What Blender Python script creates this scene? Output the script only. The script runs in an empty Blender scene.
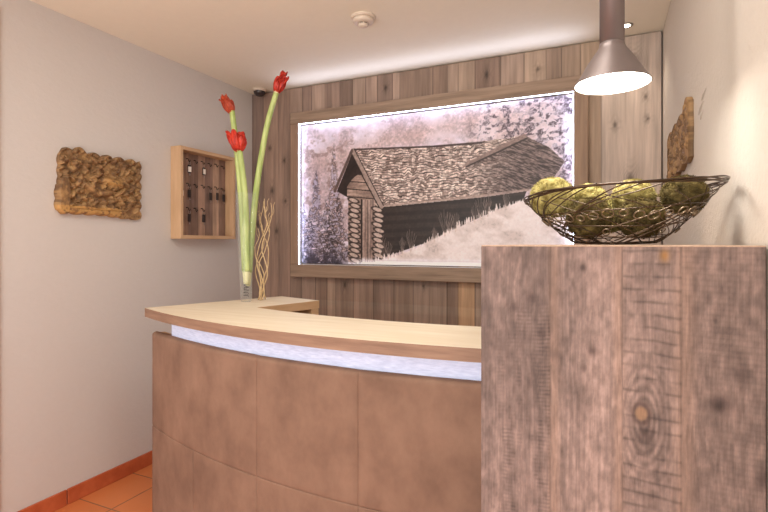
import bpy, bmesh, math, random
import numpy as np
from mathutils import Vector, Matrix
C = bpy.context.scene.collection
PI = math.pi
random.seed(7)

# ------------------------------------------------------------------ camera
CAMZ = 1.307
cam_d = bpy.data.cameras.new('camera'); cam = bpy.data.objects.new('camera', cam_d); C.objects.link(cam)
cam.location = (0, 0, CAMZ); cam.rotation_euler = (PI/2, 0, math.radians(24.4))
cam_d.sensor_width = 36; cam_d.lens = 491.7/768*36; cam_d.shift_y = -12.5/768
cam_d.clip_start = 0.05
bpy.context.scene.camera = cam

# ------------------------------------------------------------------ world, lights, exposure
w = bpy.data.worlds.new('world'); bpy.context.scene.world = w; w.use_nodes = True
bg = w.node_tree.nodes['Background']; bg.inputs[0].default_value = (1.0, 0.98, 0.96, 1); bg.inputs[1].default_value = 1.2

def area(name, loc, rot, sx, sy, power, col):
    l = bpy.data.lights.new(name, 'AREA'); l.shape = 'RECTANGLE'; l.size = sx; l.size_y = sy
    l.energy = power; l.color = col
    o = bpy.data.objects.new(name, l); C.objects.link(o); o.location = loc; o.rotation_euler = rot
    return o
# lobby ceiling lamps behind and above the photographer
area('lobby_light', (-0.9, -0.5, 2.40), (math.radians(12), 0, 0), 1.8, 1.0, 14, (1.0, 0.96, 0.89))
# lamp over the working side of the counter, above the picture's upper edge
area('desk_light', (-0.75, 1.15, 2.43), (math.radians(10), 0, 0), 1.3, 0.35, 16, (1.0, 0.96, 0.88))
# added fill panel behind the camera, tilted up to brighten ceiling and fronts
area('added_front_fill', (-0.9, -1.25, 0.75), (math.radians(122), 0, 0), 2.4, 1.3, 30, (1.0, 0.95, 0.90))

vs = bpy.context.scene.view_settings
vs.view_transform = 'Standard'; vs.look = 'None'; vs.exposure = 0.19; vs.gamma = 1; vs.use_curve_mapping = False

# ------------------------------------------------------------------ helpers
def lin(c):
    c = np.asarray(c, float)/255.0
    return np.where(c <= 0.04045, c/12.92, ((c+0.055)/1.055)**2.4)
def L4(r, g, b): return (*[float(v) for v in lin((r, g, b))], 1)

def nodes(m):
    m.use_nodes = True; nt = m.node_tree
    return nt, nt.nodes['Principled BSDF']

def mat(name, rgb, rough=0.6, metal=0.0, var=0.0, scale=(20, 20, 20), bump=0.0, bdist=0.002, detail=4, coat=0, rgb2=None, spec=0.5):
    m = bpy.data.materials.new(name); nt, b = nodes(m)
    b.inputs['Roughness'].default_value = rough; b.inputs['Metallic'].default_value = metal
    b.inputs['Specular IOR Level'].default_value = spec
    if coat: b.inputs['Coat Weight'].default_value = coat
    tc = nt.nodes.new('ShaderNodeTexCoord'); mp = nt.nodes.new('ShaderNodeMapping'); mp.inputs['Scale'].default_value = scale
    nt.links.new(tc.outputs['Object'], mp.inputs[0])
    no = nt.nodes.new('ShaderNodeTexNoise'); no.inputs['Scale'].default_value = 1; no.inputs['Detail'].default_value = detail
    no.inputs['Roughness'].default_value = 0.6
    nt.links.new(mp.outputs[0], no.inputs['Vector'])
    cr = nt.nodes.new('ShaderNodeValToRGB'); cr.color_ramp.elements[0].position = 0.3; cr.color_ramp.elements[1].position = 0.7
    a = lin(rgb)
    if rgb2 is not None: c0, c1 = a, lin(rgb2)
    else: c0, c1 = a*(1-var), a*(1+var)
    cr.color_ramp.elements[0].color = (*[float(x) for x in c0], 1); cr.color_ramp.elements[1].color = (*[float(min(x, 1)) for x in c1], 1)
    nt.links.new(no.outputs[0], cr.inputs[0]); nt.links.new(cr.outputs[0], b.inputs['Base Color'])
    if bump:
        bp = nt.nodes.new('ShaderNodeBump'); bp.inputs['Strength'].default_value = bump; bp.inputs['Distance'].default_value = bdist
        nt.links.new(no.outputs[0], bp.inputs['Height']); nt.links.new(bp.outputs[0], b.inputs['Normal'])
    return m

def emit(name, rgb, strength):
    m = bpy.data.materials.new(name); nt, b = nodes(m)
    b.inputs['Base Color'].default_value = (0.9, 0.9, 0.9, 1)
    b.inputs['Emission Color'].default_value = (*[float(v) for v in rgb], 1); b.inputs['Emission Strength'].default_value = strength
    return m

def attr_mat(name, rough=0.7, streak=(60, 60, 3), amt=0.3, bump=0.3, bdist=0.002, spec=0.4, noise2=None):
    """colour from the mesh's own pigment attribute, times a fine procedural grain"""
    m = bpy.data.materials.new(name); nt, b = nodes(m)
    b.inputs['Roughness'].default_value = rough; b.inputs['Specular IOR Level'].default_value = spec
    at = nt.nodes.new('ShaderNodeAttribute'); at.attribute_name = 'pigment'
    tc = nt.nodes.new('ShaderNodeTexCoord'); mp = nt.nodes.new('ShaderNodeMapping'); mp.inputs['Scale'].default_value = streak
    nt.links.new(tc.outputs['Object'], mp.inputs[0])
    no = nt.nodes.new('ShaderNodeTexNoise'); no.inputs['Scale'].default_value = 1; no.inputs['Detail'].default_value = 5; no.inputs['Roughness'].default_value = 0.65
    nt.links.new(mp.outputs[0], no.inputs['Vector'])
    mr = nt.nodes.new('ShaderNodeMapRange'); mr.inputs['From Min'].default_value = 0.3; mr.inputs['From Max'].default_value = 0.7
    mr.inputs['To Min'].default_value = 1-amt; mr.inputs['To Max'].default_value = 1+amt
    nt.links.new(no.outputs[0], mr.inputs['Value'])
    mx = nt.nodes.new('ShaderNodeVectorMath'); mx.operation = 'SCALE'
    nt.links.new(at.outputs['Color'], mx.inputs[0]); nt.links.new(mr.outputs[0], mx.inputs['Scale'])
    nt.links.new(mx.outputs[0], b.inputs['Base Color'])
    if bump:
        bp = nt.nodes.new('ShaderNodeBump'); bp.inputs['Strength'].default_value = bump; bp.inputs['Distance'].default_value = bdist
        nt.links.new(no.outputs[0], bp.inputs['Height']); nt.links.new(bp.outputs[0], b.inputs['Normal'])
    return m

def link(name, me, m, parent=None, smooth=False):
    o = bpy.data.objects.new(name, me); C.objects.link(o)
    if m is not None: me.materials.append(m)
    if smooth:
        me.polygons.foreach_set('use_smooth', [True]*len(me.polygons))
    if parent is not None: o.parent = parent
    return o

def obj(name, bm, m, parent=None, smooth=False, bevel=0, seg=2):
    bmesh.ops.recalc_face_normals(bm, faces=bm.faces)
    me = bpy.data.meshes.new(name); bm.to_mesh(me); bm.free()
    o = link(name, me, m, parent, smooth)
    if bevel:
        md = o.modifiers.new('bevel', 'BEVEL'); md.width = bevel; md.segments = seg; md.limit_method = 'ANGLE'; md.angle_limit = math.radians(40)
    return o

def tag(o, label=None, cat=None, group=None, kind=None):
    if label: o['label'] = label
    if cat: o['category'] = cat
    if group: o['group'] = group
    if kind: o['kind'] = kind
    return o

def thing(name, label, cat, loc=(0, 0, 0), rz=0, group=None):
    o = bpy.data.objects.new(name, None); C.objects.link(o); o.empty_display_size = 0.05
    o.location = loc; o.rotation_euler = (0, 0, rz)
    return tag(o, label, cat, group)

def NB(): return bmesh.new()

def box(bm, x0, x1, y0, y1, z0, z1):
    v = [bm.verts.new(p) for p in ((x0, y0, z0), (x1, y0, z0), (x1, y1, z0), (x0, y1, z0), (x0, y0, z1), (x1, y0, z1), (x1, y1, z1), (x0, y1, z1))]
    for f in ((0, 3, 2, 1), (4, 5, 6, 7), (0, 1, 5, 4), (1, 2, 6, 5), (2, 3, 7, 6), (3, 0, 4, 7)): bm.faces.new([v[i] for i in f])
    return bm

def prism(bm, pts, z0, z1):
    a = [bm.verts.new((x, y, z0)) for x, y in pts]; b = [bm.verts.new((x, y, z1)) for x, y in pts]
    bm.faces.new(a[::-1]); bm.faces.new(b); n = len(pts)
    for i in range(n): bm.faces.new((a[i], a[(i+1) % n], b[(i+1) % n], b[i]))
    return bm

def tube(bm, pts, r, n=6, closed=False, cap=True):
    pts = [Vector(p) for p in pts]; N = len(pts)
    rs = r if hasattr(r, '__len__') else [r]*N
    tan = []
    for i in range(N):
        if closed: t = pts[(i+1) % N]-pts[i-1]
        else: t = pts[min(i+1, N-1)]-pts[max(i-1, 0)]
        tan.append(t.normalized() if t.length > 1e-9 else Vector((0, 0, 1)))
    up = Vector((0, 0, 1)) if abs(tan[0].z) < 0.9 else Vector((1, 0, 0))
    nrm = (up-tan[0]*up.dot(tan[0])).normalized(); rings = []
    for i in range(N):
        nrm = nrm-tan[i]*nrm.dot(tan[i])
        nrm = nrm.normalized() if nrm.length > 1e-6 else tan[i].orthogonal().normalized()
        bi = tan[i].cross(nrm)
        rings.append([bm.verts.new(pts[i]+(nrm*math.cos(2*PI*k/n)+bi*math.sin(2*PI*k/n))*rs[i]) for k in range(n)])
    for i in range(N if closed else N-1):
        a, b = rings[i], rings[(i+1) % N]
        for k in range(n): bm.faces.new((a[k], a[(k+1) % n], b[(k+1) % n], b[k]))
    if not closed and cap:
        bm.faces.new(rings[0][::-1]); bm.faces.new(rings[-1])
    return bm

def lathe(bm, prof, n=48, c=(0, 0, 0), closed=False):
    rings = []
    for r, z in prof:
        if r < 1e-6: rings.append([bm.verts.new((c[0], c[1], c[2]+z))])
        else: rings.append([bm.verts.new((c[0]+r*math.cos(2*PI*k/n), c[1]+r*math.sin(2*PI*k/n), c[2]+z)) for k in range(n)])
    pairs = list(zip(rings[:-1], rings[1:]))
    if closed: pairs.append((rings[-1], rings[0]))
    for a, b in pairs:
        for k in range(n):
            k2 = (k+1) % n
            if len(a) == 1 and len(b) == 1: continue
            if len(a) == 1: bm.faces.new((a[0], b[k], b[k2]))
            elif len(b) == 1: bm.faces.new((a[k], a[k2], b[0]))
            else: bm.faces.new((a[k], a[k2], b[k2], b[k]))
    return bm

def catmull(P, n=8):
    P = [Vector(p) for p in P]; out = []
    Q = [P[0]*2-P[1]]+P+[P[-1]*2-P[-2]]
    for i in range(1, len(Q)-2):
        for k in range(n):
            t = k/n; a, b, c, d = Q[i-1], Q[i], Q[i+1], Q[i+2]
            out.append(0.5*((2*b)+(c-a)*t+(2*a-5*b+4*c-d)*t*t+(3*b-a-3*c+d)*t**3))
    out.append(P[-1]); return out

# numpy value noise
def vn(x, y, seed=0):
    x = np.asarray(x, float); y = np.asarray(y, float)
    xi = np.floor(x).astype(np.int64); yi = np.floor(y).astype(np.int64); fx = x-xi; fy = y-yi
    fx = fx*fx*(3-2*fx); fy = fy*fy*(3-2*fy)
    def h(a, b):
        n = (a*374761393+b*668265263+seed*1442695041) & 0xffffffff
        n = ((n ^ (n >> 13))*1274126177) & 0xffffffff
        n = (n ^ (n >> 16)) & 0xffff
        return n/65535.0
    return (h(xi, yi)*(1-fx)+h(xi+1, yi)*fx)*(1-fy)+(h(xi, yi+1)*(1-fx)+h(xi+1, yi+1)*fx)*fy
def fbm(x, y, seed=0, o=4):
    s = 0; a = 0.5; t = 0
    for i in range(o):
        s = s+a*vn(x*2**i, y*2**i, seed+i*17); t += a; a *= 0.55
    return s/t
def sm(e0, e1, x):
    t = np.clip((x-e0)/(e1-e0), 0, 1); return t*t*(3-2*t)
def inpoly(X, Z, P):
    m = np.zeros(X.shape, bool); n = len(P)
    for i in range(n):
        x0, z0 = P[i]; x1, z1 = P[(i+1) % n]
        if z0 == z1: continue
        c = ((z0 > Z) != (z1 > Z)) & (X < (x1-x0)*(Z-z0)/(z1-z0)+x0)
        m ^= c
    return m
def segd(X, Z, a, b):
    ax, az = a; bx, bz = b; L = (bx-ax)**2+(bz-az)**2+1e-12
    t = np.clip(((X-ax)*(bx-ax)+(Z-az)*(bz-az))/L, 0, 1)
    return np.hypot(X-ax-t*(bx-ax), Z-az-t*(bz-az))
def mix(a, b, t): return a*(1-t[..., None])+b*t[..., None]

def gridmesh(name, P, col, m, parent=None, smooth=True, closed_box=None):
    """P: (ny,nx,3) positions, col: (ny,nx,3) sRGB 0-255 pigment"""
    ny, nx = P.shape[:2]
    idx = np.arange(ny*nx).reshape(ny, nx)
    f = np.stack([idx[:-1, :-1], idx[:-1, 1:], idx[1:, 1:], idx[1:, :-1]], -1).reshape(-1, 4)
    verts = P.reshape(-1, 3); cols = np.clip(col, 0, 255).reshape(-1, 3)
    faces = f
    if closed_box is not None:       # give the sheet its depth: border ring swept by the given vector, and a back
        ring = np.concatenate([idx[0, :], idx[1:, -1], idx[-1, -2::-1], idx[-2:0:-1, 0]])
        n = len(ring); base = len(verts)
        bv = closed_box(verts[ring]); verts = np.vstack([verts, bv]); cols = np.vstack([cols, cols[ring]*0.9])
        k = np.arange(n); k2 = (k+1) % n
        sides = np.stack([ring[k2], ring[k], base+k, base+k2], -1)
        faces = np.vstack([f, sides])
    me = bpy.data.meshes.new(name)
    me.vertices.add(len(verts)); me.vertices.foreach_set('co', verts.astype(np.float32).ravel())
    me.loops.add(len(faces)*4); me.loops.foreach_set('vertex_index', faces.astype(np.int32).ravel())
    me.polygons.add(len(faces)); me.polygons.foreach_set('loop_start', np.arange(len(faces), dtype=np.int32)*4)
    me.update(calc_edges=True)
    ca = me.color_attributes.new('pigment', 'FLOAT_COLOR', 'POINT')
    rgba = np.ones((len(verts), 4), np.float32); rgba[:, :3] = lin(cols); ca.data.foreach_set('color', rgba.ravel())
    me.validate()
    o = link(name, me, m, parent, smooth)
    return o

# ------------------------------------------------------------------ materials
M = {}
M['plaster'] = mat('plaster', (213, 208, 205), 0.9, bump=0.35, bdist=0.004, scale=(35, 35, 55), var=0.01, detail=6, spec=0.2)
M['plaster_r'] = mat('plaster_cream', (208, 199, 189), 0.85, bump=0.6, bdist=0.006, scale=(60, 60, 60), var=0.01, detail=6, spec=0.2)
M['ceiling'] = mat('ceiling_paint', (243, 236, 220), 0.9, var=0.01, bump=0.1, scale=(30, 30, 30), spec=0.2)
M['wall_wood'] = attr_mat('weathered_planks', 0.75, (55, 55, 2.5), 0.16, 0.45, 0.0044)
M['pillar_wood'] = attr_mat('sawn_planks', 0.7, (220, 220, 16), 0.2, 0.5, 0.0015)
M['frame_wood'] = mat('frame_wood_h', (136, 116, 99), 0.7, scale=(3, 50, 50), bump=0.4, rgb2=(174, 150, 130))
M['frame_wood_v'] = mat('frame_wood_v', (140, 116, 98), 0.7, scale=(50, 50, 3), bump=0.4, rgb2=(168, 140, 118))
M['oak_top'] = mat('counter_oak', (224, 208, 180), 0.55, scale=(2.5, 28, 28), bump=0.1, rgb2=(238, 226, 204), detail=6)
M['oak_edge'] = mat('counter_oak_edge', (132, 102, 84), 0.6, scale=(5, 5, 50), bump=0.2, rgb2=(164, 132, 110))
M['oak_side'] = mat('counter_oak_side', (196, 158, 118), 0.55, scale=(4, 4, 40), bump=0.1, rgb2=(216, 180, 140))
M['oak_box'] = mat('key_box_oak', (196, 160, 122), 0.6, scale=(30, 4, 4), bump=0.15, rgb2=(214, 180, 144))
M['suede'] = mat('suede', (120, 94, 80), 0.85, scale=(7, 7, 5), bump=0.2, rgb2=(152, 122, 104), detail=8, spec=0.25)
M['carve'] = attr_mat('carved_wood', 0.6, (60, 60, 60), 0.15, 0.3, 0.001)
M['terra'] = mat('terracotta_skirting', (176, 84, 48), 0.5, scale=(12, 12, 12), rgb2=(200, 106, 66))
M['metal_lamp'] = mat('lamp_metal', (122, 110, 108), 0.42, metal=0.5, var=0.02)
M['wire'] = mat('bronze_wire', (84, 68, 54), 0.3, metal=0.85, var=0.05)
M['wire_bright'] = mat('brass_wire', (128, 112, 92), 0.3, metal=0.85, var=0.05)
M['blackmetal'] = mat('black_metal', (30, 28, 28), 0.4, metal=0.5, var=0.05)
M['steel'] = mat('steel', (170, 165, 160), 0.3, metal=1.0, var=0.05)
M['white_plastic'] = mat('white_plastic', (222, 208, 192), 0.45, var=0.01)
M['dark_plastic'] = mat('dark_plastic', (60, 52, 52), 0.15, var=0.05)
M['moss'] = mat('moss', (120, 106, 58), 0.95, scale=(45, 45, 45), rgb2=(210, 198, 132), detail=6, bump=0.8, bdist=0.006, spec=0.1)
M['moss_dark'] = mat('moss_brown_shade', (52, 42, 28), 0.95, scale=(40, 40, 40), rgb2=(122, 108, 66), detail=6, bump=0.8, bdist=0.006, spec=0.1)  # brownish moss, darkened further to paint shade onto the low balls
M['led'] = emit('led_white', (0.66, 0.77, 1.0), 16.0)
M['channel'] = mat('white_channel', (235, 235, 240), 0.5, var=0.01)
M['cove'] = emit('led_cove', (0.78, 0.80, 1.0), 22.0)
M['glow_strip'] = mat('glow_strip', (168, 180, 214), 0.5, scale=(30, 30, 160), rgb2=(202, 212, 240), bump=0.3)
_b = M['glow_strip'].node_tree.nodes['Principled BSDF']; _b.inputs['Emission Color'].default_value = (0.82, 0.84, 1.0, 1); _b.inputs['Emission Strength'].default_value = 0.17
M['bulb'] = emit('lamp_diffuser', (1.0, 0.95, 0.86), 30.0)
M['spot'] = emit('spot_lens', (1.0, 0.88, 0.70), 12.0)
M['petal'] = mat('petal_red', (150, 22, 14), 0.5, scale=(60, 60, 20), rgb2=(214, 62, 38))
M['petal_dark'] = mat('petal_bud', (140, 40, 22), 0.5, scale=(60, 60, 20), rgb2=(196, 80, 44))
M['stem'] = mat('stem_green', (140, 164, 84), 0.45, scale=(40, 40, 6), rgb2=(200, 212, 142))
M['stem_pale'] = mat('stem_pale', (216, 216, 160), 0.5, scale=(40, 40, 6), rgb2=(232, 226, 184))
M['twig'] = mat('willow_twig', (196, 164, 118), 0.6, scale=(50, 50, 50), rgb2=(228, 202, 160))
M['trimpaint'] = mat('door_casing_paint', (212, 186, 158), 0.6, var=0.02)
M['fob_dark'] = mat('fob_leather', (44, 34, 32), 0.5, var=0.1)
M['fob_light'] = mat('fob_label', (245, 238, 228), 0.5, var=0.03)
g = bpy.data.materials.new('glass'); nt, b = nodes(g)
out = [n for n in nt.nodes if n.type == 'OUTPUT_MATERIAL'][0]; nt.nodes.remove(b)
tr_ = nt.nodes.new('ShaderNodeBsdfTransparent'); tr_.inputs[0].default_value = (0.98, 0.99, 0.98, 1)
gl_ = nt.nodes.new('ShaderNodeBsdfGlossy'); gl_.inputs['Roughness'].default_value = 0.05
df_ = nt.nodes.new('ShaderNodeBsdfDiffuse'); df_.inputs[0].default_value = (0.85, 0.88, 0.86, 1)
lw = nt.nodes.new('ShaderNodeLayerWeight'); lw.inputs[0].default_value = 0.25; mr_ = nt.nodes.new('ShaderNodeMapRange'); mr_.inputs['To Min'].default_value = 0.06; mr_.inputs['To Max'].default_value = 0.55
ms = nt.nodes.new('ShaderNodeMixShader'); m2 = nt.nodes.new('ShaderNodeMixShader'); m2.inputs[0].default_value = 0.35
nt.links.new(lw.outputs['Facing'], mr_.inputs['Value']); nt.links.new(mr_.outputs[0], ms.inputs[0]); nt.links.new(df_.outputs[0], m2.inputs[1]); nt.links.new(gl_.outputs[0], m2.inputs[2])
nt.links.new(tr_.outputs[0], ms.inputs[1]); nt.links.new(m2.outputs[0], ms.inputs[2]); nt.links.new(ms.outputs[0], out.inputs[0])
M['glass'] = g
# terracotta floor tiles
m = bpy.data.materials.new('terracotta_tiles'); nt, b = nodes(m)
tc = nt.nodes.new('ShaderNodeTexCoord'); mp = nt.nodes.new('ShaderNodeMapping'); mp.inputs['Location'].default_value = (2.22+0.31*20, -1.648+0.31*20, 0)
nt.links.new(tc.outputs['Object'], mp.inputs[0]); br = nt.nodes.new('ShaderNodeTexBrick'); br.offset = 0.0; br.squash = 1
br.inputs['Scale'].default_value = 1; br.inputs['Brick Width'].default_value = 0.31; br.inputs['Row Height'].default_value = 0.31
br.inputs['Mortar Size'].default_value = 0.0035; br.inputs['Mortar Smooth'].default_value = 0.2
br.inputs['Color1'].default_value = L4(214, 124, 72); br.inputs['Color2'].default_value = L4(222, 136, 82); br.inputs['Mortar'].default_value = L4(150, 104, 76)
nt.links.new(mp.outputs[0], br.inputs['Vector'])
no = nt.nodes.new('ShaderNodeTexNoise'); no.inputs['Scale'].default_value = 9; no.inputs['Detail'].default_value = 5
mr = nt.nodes.new('ShaderNodeMapRange'); mr.inputs['To Min'].default_value = 0.82; mr.inputs['To Max'].default_value = 1.15
nt.links.new(no.outputs[0], mr.inputs['Value']); sc = nt.nodes.new('ShaderNodeVectorMath'); sc.operation = 'SCALE'
nt.links.new(br.outputs['Color'], sc.inputs[0]); nt.links.new(mr.outputs[0], sc.inputs['Scale']); nt.links.new(sc.outputs[0], b.inputs['Base Color'])
bp = nt.nodes.new('ShaderNodeBump'); bp.inputs['Distance'].default_value = 0.002; bp.invert = True
nt.links.new(br.outputs['Fac'], bp.inputs['Height']); nt.links.new(bp.outputs[0], b.inputs['Normal']); b.inputs['Roughness'].default_value = 0.45
M['floor'] = m

# ------------------------------------------------------------------ room shell
XL, XR, YB, ZC = -2.466, 0.2715, 3.0, 2.447
Y0 = -1.3
def struct(name, bm, m, **k): return tag(obj(name, bm, m, **k), kind='structure')
struct('floor', box(NB(), XL-0.1, XR+0.1, Y0, 3.15, -0.1, 0), M['floor'])
struct('ceiling', box(NB(), XL-0.1, XR+0.1, Y0, 3.15, ZC, ZC+0.1), M['ceiling'])
struct('wall_left', box(NB(), XL-0.1, XL, Y0, 3.15, 0, ZC), M['plaster'])
struct('wall_back', box(NB(), XL, XR, 3.05, 3.15, 0, ZC), M['plaster'])
# right wall with the faint raised strokes in its plaster
bm = box(NB(), XR, XR+0.1, Y0, 3.15, 0, ZC)
for (ya, za, yb, zb) in ((1.741, 1.774, 1.822, 1.756), (1.789, 1.748, 1.873, 1.725), (1.789, 1.721, 1.839, 1.702)):
    tube(bm, [(XR-0.0003, ya, za), (XR-0.0012, (ya+yb)/2, (za+zb)/2), (XR-0.0003, yb, zb)], [0.002, 0.0055, 0.002], 6)
struct('wall_right', bm, M['plaster_r'])
# skirting tiles
bm = NB()
y = 1.584
ys = [Y0]+[y+0.62*k for k in (-4, -3, -2, -1, 0, 1, 2)]+[3.0]
for a, c in zip(ys[:-1], ys[1:]):
    if c-a > 0.02: box(bm, XL, XL+0.012, a+0.0025, c-0.0025, 0.0, 0.078)
struct('baseboard_left', bm, M['terra'], bevel=0.004)
bm = box(NB(), XL, XL+0.009, 1.19, 1.286, 0.0, 2.36)
struct('trim_1', bm, M['trimpaint'], bevel=0.002)

# back wall cladding: vertical weathered planks, a short row above the picture
GX = np.unique(np.round(np.concatenate([np.arange(XL+0.001, 0.264, 0.006), [0.264]]), 5))
zf_top = 2.440
GZ = np.concatenate([np.arange(0, 0.9, 0.06), np.arange(0.9, zf_top, 0.012), [zf_top]])
X, Z = np.meshgrid(GX, GZ)
def A0(*c): return np.array(c, float)
def planks(X, edges, cols, seed):
    col = np.zeros(X.shape+(3,)); edge = np.ones(X.shape)
    for i in range(len(edges)-1):
        a, c = edges[i], edges[i+1]; k = (X >= a) & (X < c)
        col[k] = cols[i % len(cols)]
        edge = np.minimum(edge, np.where(k, np.minimum(X-a, c-X), 1))
    return col, edge
loE = [-2.47, -2.36, -2.222, -2.118, -2.02, -1.903, -1.803, -1.735, -1.596, -1.44, -1.29, -1.153, -1.04, -0.923, -0.851, -0.743, -0.64, -0.52, -0.38, -0.25, -0.12, -0.031, 0.4]
loC = [(104, 84, 76), (140, 112, 96), (132, 106, 92), (112, 92, 80), (134, 112, 98), (106, 86, 74), (150, 126, 108), (128, 106, 92), (146, 120, 104), (116, 94, 82), (120, 98, 84), (134, 112, 98), (142, 118, 102), (114, 92, 78), (182, 142, 104), (138, 116, 100), (150, 126, 108), (132, 108, 92), (140, 116, 98), (150, 124, 106), (158, 132, 110), (198, 178, 164)]
upE = [-2.47, -2.36, -2.24, -2.14, -2.01, -1.93, -1.82, -1.70, -1.60, -1.50, -1.41, -1.30, -1.245, -1.017, -0.92, -0.849, -0.745, -0.588, -0.45, -0.321, -0.239, -0.137, -0.031, 0.4]
upC = [(104, 84, 76), (140, 112, 96), (134, 110, 96), (150, 124, 108), (124, 100, 88), (156, 130, 114), (136, 110, 96), (112, 90, 78), (160, 134, 116), (150, 124, 108), (118, 96, 84), (168, 140, 122), (128, 104, 88), (122, 98, 82), (148, 124, 106), (150, 126, 106), (116, 92, 78), (164, 138, 120), (170, 144, 122), (140, 116, 98), (146, 122, 102), (172, 146, 122), (198, 178, 164)]
loc_, loe = planks(X, loE, loC, 1); upc, upe = planks(X, upE, upC, 2)
zsplit = 2.262
up = (Z > zsplit) & (X > -2.118)
col = np.where(up[..., None], upc, loc_); edge = np.where(up, upe, loe)
edge = np.where((X > -2.118) & (X < -0.031), np.minimum(edge, np.abs(Z-zsplit)), edge)
warp = 0.05*fbm(X*4, Z*1.2, 3)
gr = fbm((X+warp)*45, Z*1.6, 5, 4)
rough_ = fbm(X*14, Z*2.2, 9, 4)
col = mix(col, A0(156, 134, 118), 0.35+0*X)*A0(1.09, 1.12, 1.15)*(0.88+0.24*gr)[..., None]*(0.84+0.32*rough_)[..., None]
knots = [(-2.28, 1.70, .022), (-2.30, 2.02, .018), (-2.17, 1.92, .016), (-2.41, 1.45, .02), (-2.24, 1.40, .02), (-2.31, 2.25, .014), (0.135, 2.30, .03), (0.20, 1.98, .012), (0.04, 1.96, .014), (0.115, 1.66, .025), (-1.66, 1.02, .02), (-1.35, 2.35, .016),
         (-2.16, 1.62, .014), (-2.42, 1.86, .014), (-1.08, 1.03, .012), (0.19, 2.10, .01), (0.07, 2.2, .012), (-0.67, 2.34, .018), (-0.37, 2.33, .014)]
for kx, kz, kr in knots:
    d = np.hypot((X-kx), (Z-kz)*0.6)
    kr *= 0.6
    col = col*(1-0.42*np.exp(-(d/kr)**2))[..., None]
    ring = 0.5+0.5*np.cos(d/kr*9)
    col = col*(1-0.18*ring*np.exp(-(d/(kr*3.2))**2))[..., None]
col = col*(1-0.30*sm(0.003, 0.0, edge-0.001))[..., None]
dep = 0.0015*sm(0.004, 0, edge-0.0015)+0.003*(fbm(X*20, Z*1.2, 21)-0.5)
rnd = np.zeros(X.shape)
for i in range(len(loE)-1): rnd = np.where((X >= loE[i]) & (X < loE[i+1]) & ~up, ((i*37) % 11)/11*0.003, rnd)
for i in range(len(upE)-1): rnd = np.where((X >= upE[i]) & (X < upE[i+1]) & up, ((i*53) % 11)/11*0.003, rnd)
P = np.stack([X, YB+dep+rnd, Z], -1)
def pull(v):
    v = v.copy(); v[:, 1] = 3.035; return v
o = gridmesh('trim_2', P, col, M['wall_wood'], smooth=False, closed_box=pull)
tag(o, kind='structure')

# ------------------------------------------------------------------ framed picture of a mountain hut
pic = thing('framed_picture', 'large framed sepia photograph of a shingled log hut on the plank wall', 'picture', (-1.105, 2.994, 1.674))
PX, PY, PZ = pic.location
fx0, fx1, fz0, fz1 = -2.079, -0.096, 1.068, 2.245
ix0, ix1, iz0, iz1 = -2.010, -0.169, 1.158, 2.163
def fbox(x0, x1, y0, y1, z0, z1, bm=None): return box(bm or NB(), x0-PX, x1-PX, y0-PY, y1-PY, z0-PZ, z1-PZ)
obj('frame_rail', fbox(fx0, fx1, 2.945, 2.994, iz1, fz1), M['frame_wood'], pic, bevel=0.0044)
obj('frame_rail', fbox(fx0, fx1, 2.945, 2.994, fz0, iz0), M['frame_wood'], pic, bevel=0.0044)
obj('frame_stile', fbox(fx0, ix0, 2.946, 2.994, iz0, iz1), M['frame_wood_v'], pic, bevel=0.0044)
obj('frame_stile', fbox(ix1, fx1, 2.946, 2.994, iz0, iz1), M['frame_wood_v'], pic, bevel=0.0044)
bm = NB()
fbox(ix0, ix0+0.002, 2.948, 2.984, iz0, iz1, bm); fbox(ix1-0.002, ix1, 2.948, 2.984, iz0, iz1, bm)
fbox(ix0, ix1, 2.948, 2.984, iz1-0.002, iz1, bm); fbox(ix0, ix1, 2.948, 2.984, iz0, iz0+0.002, bm)
obj('light_channel', bm, M['channel'], pic)
bm = NB()
fbox(ix0+0.002, ix0+0.004, 2.950, 2.957, iz0, iz1, bm); fbox(ix1-0.004, ix1-0.002, 2.950, 2.957, iz0, iz1, bm)
fbox(ix0, ix1, 2.950, 2.957, iz1-0.004, iz1-0.002, bm)
obj('light_strip', bm, M['led'], pic)
l = bpy.data.lights.new('picture_uplight', 'AREA'); l.shape = 'RECTANGLE'; l.size = 1.93; l.size_y = 0.01; l.energy = 1.15; l.color = (0.76, 0.80, 1.0); l.spread = math.radians(110)
o = bpy.data.objects.new('picture_uplight', l); C.objects.link(o); o.parent = pic; o.location = ((fx0+fx1)/2-PX, 2.950-PY, fz1+0.006-PZ); o.rotation_euler = (math.radians(180+32), 0, 0)

gx = np.linspace(ix0+0.008, ix1-0.008, 660); gz = np.linspace(iz0+0.008, iz1-0.010, 372)
X, Z = np.meshgrid(gx, gz)
def A(*c): return np.array(c, float)
# haze and far slope
n1 = fbm(X*6, Z*6, 31, 5); n2 = fbm(X*30, Z*30, 37, 4); n3 = fbm(X*90, Z*90, 41, 3)
img = mix(A(216, 202, 206)+0*X[..., None], A(184, 164, 164), sm(0.35, 0.7, n1))
img = img*(0.92+0.16*n2)[..., None]
# soft slanting hillside band
band = sm(0.12, 0.0, np.abs((Z-2.0)-0.18*(X+1.2)))
img = mix(img, A(188, 162, 154), 0.5*band)
# trees top right
tr = sm(-0.85, -0.55, X+0.25*(2.17-Z))*sm(1.5, 1.75, Z)
tex = fbm(X*48+4*fbm(X*12, Z*12, 5), Z*56, 51, 5)
blot = sm(0.40, 0.60, fbm(X*11, Z*12, 58, 4))
img = mix(img, A(84, 70, 76), tr*sm(0.44, 0.60, tex)*(0.30+0.6*blot)*(0.4+0.6*sm(.35,.6,fbm(X*150, Z*150, 205, 2))))
img = mix(img, A(206, 180, 170), tr*sm(0.55, 0.4, tex)*0.35)
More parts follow.
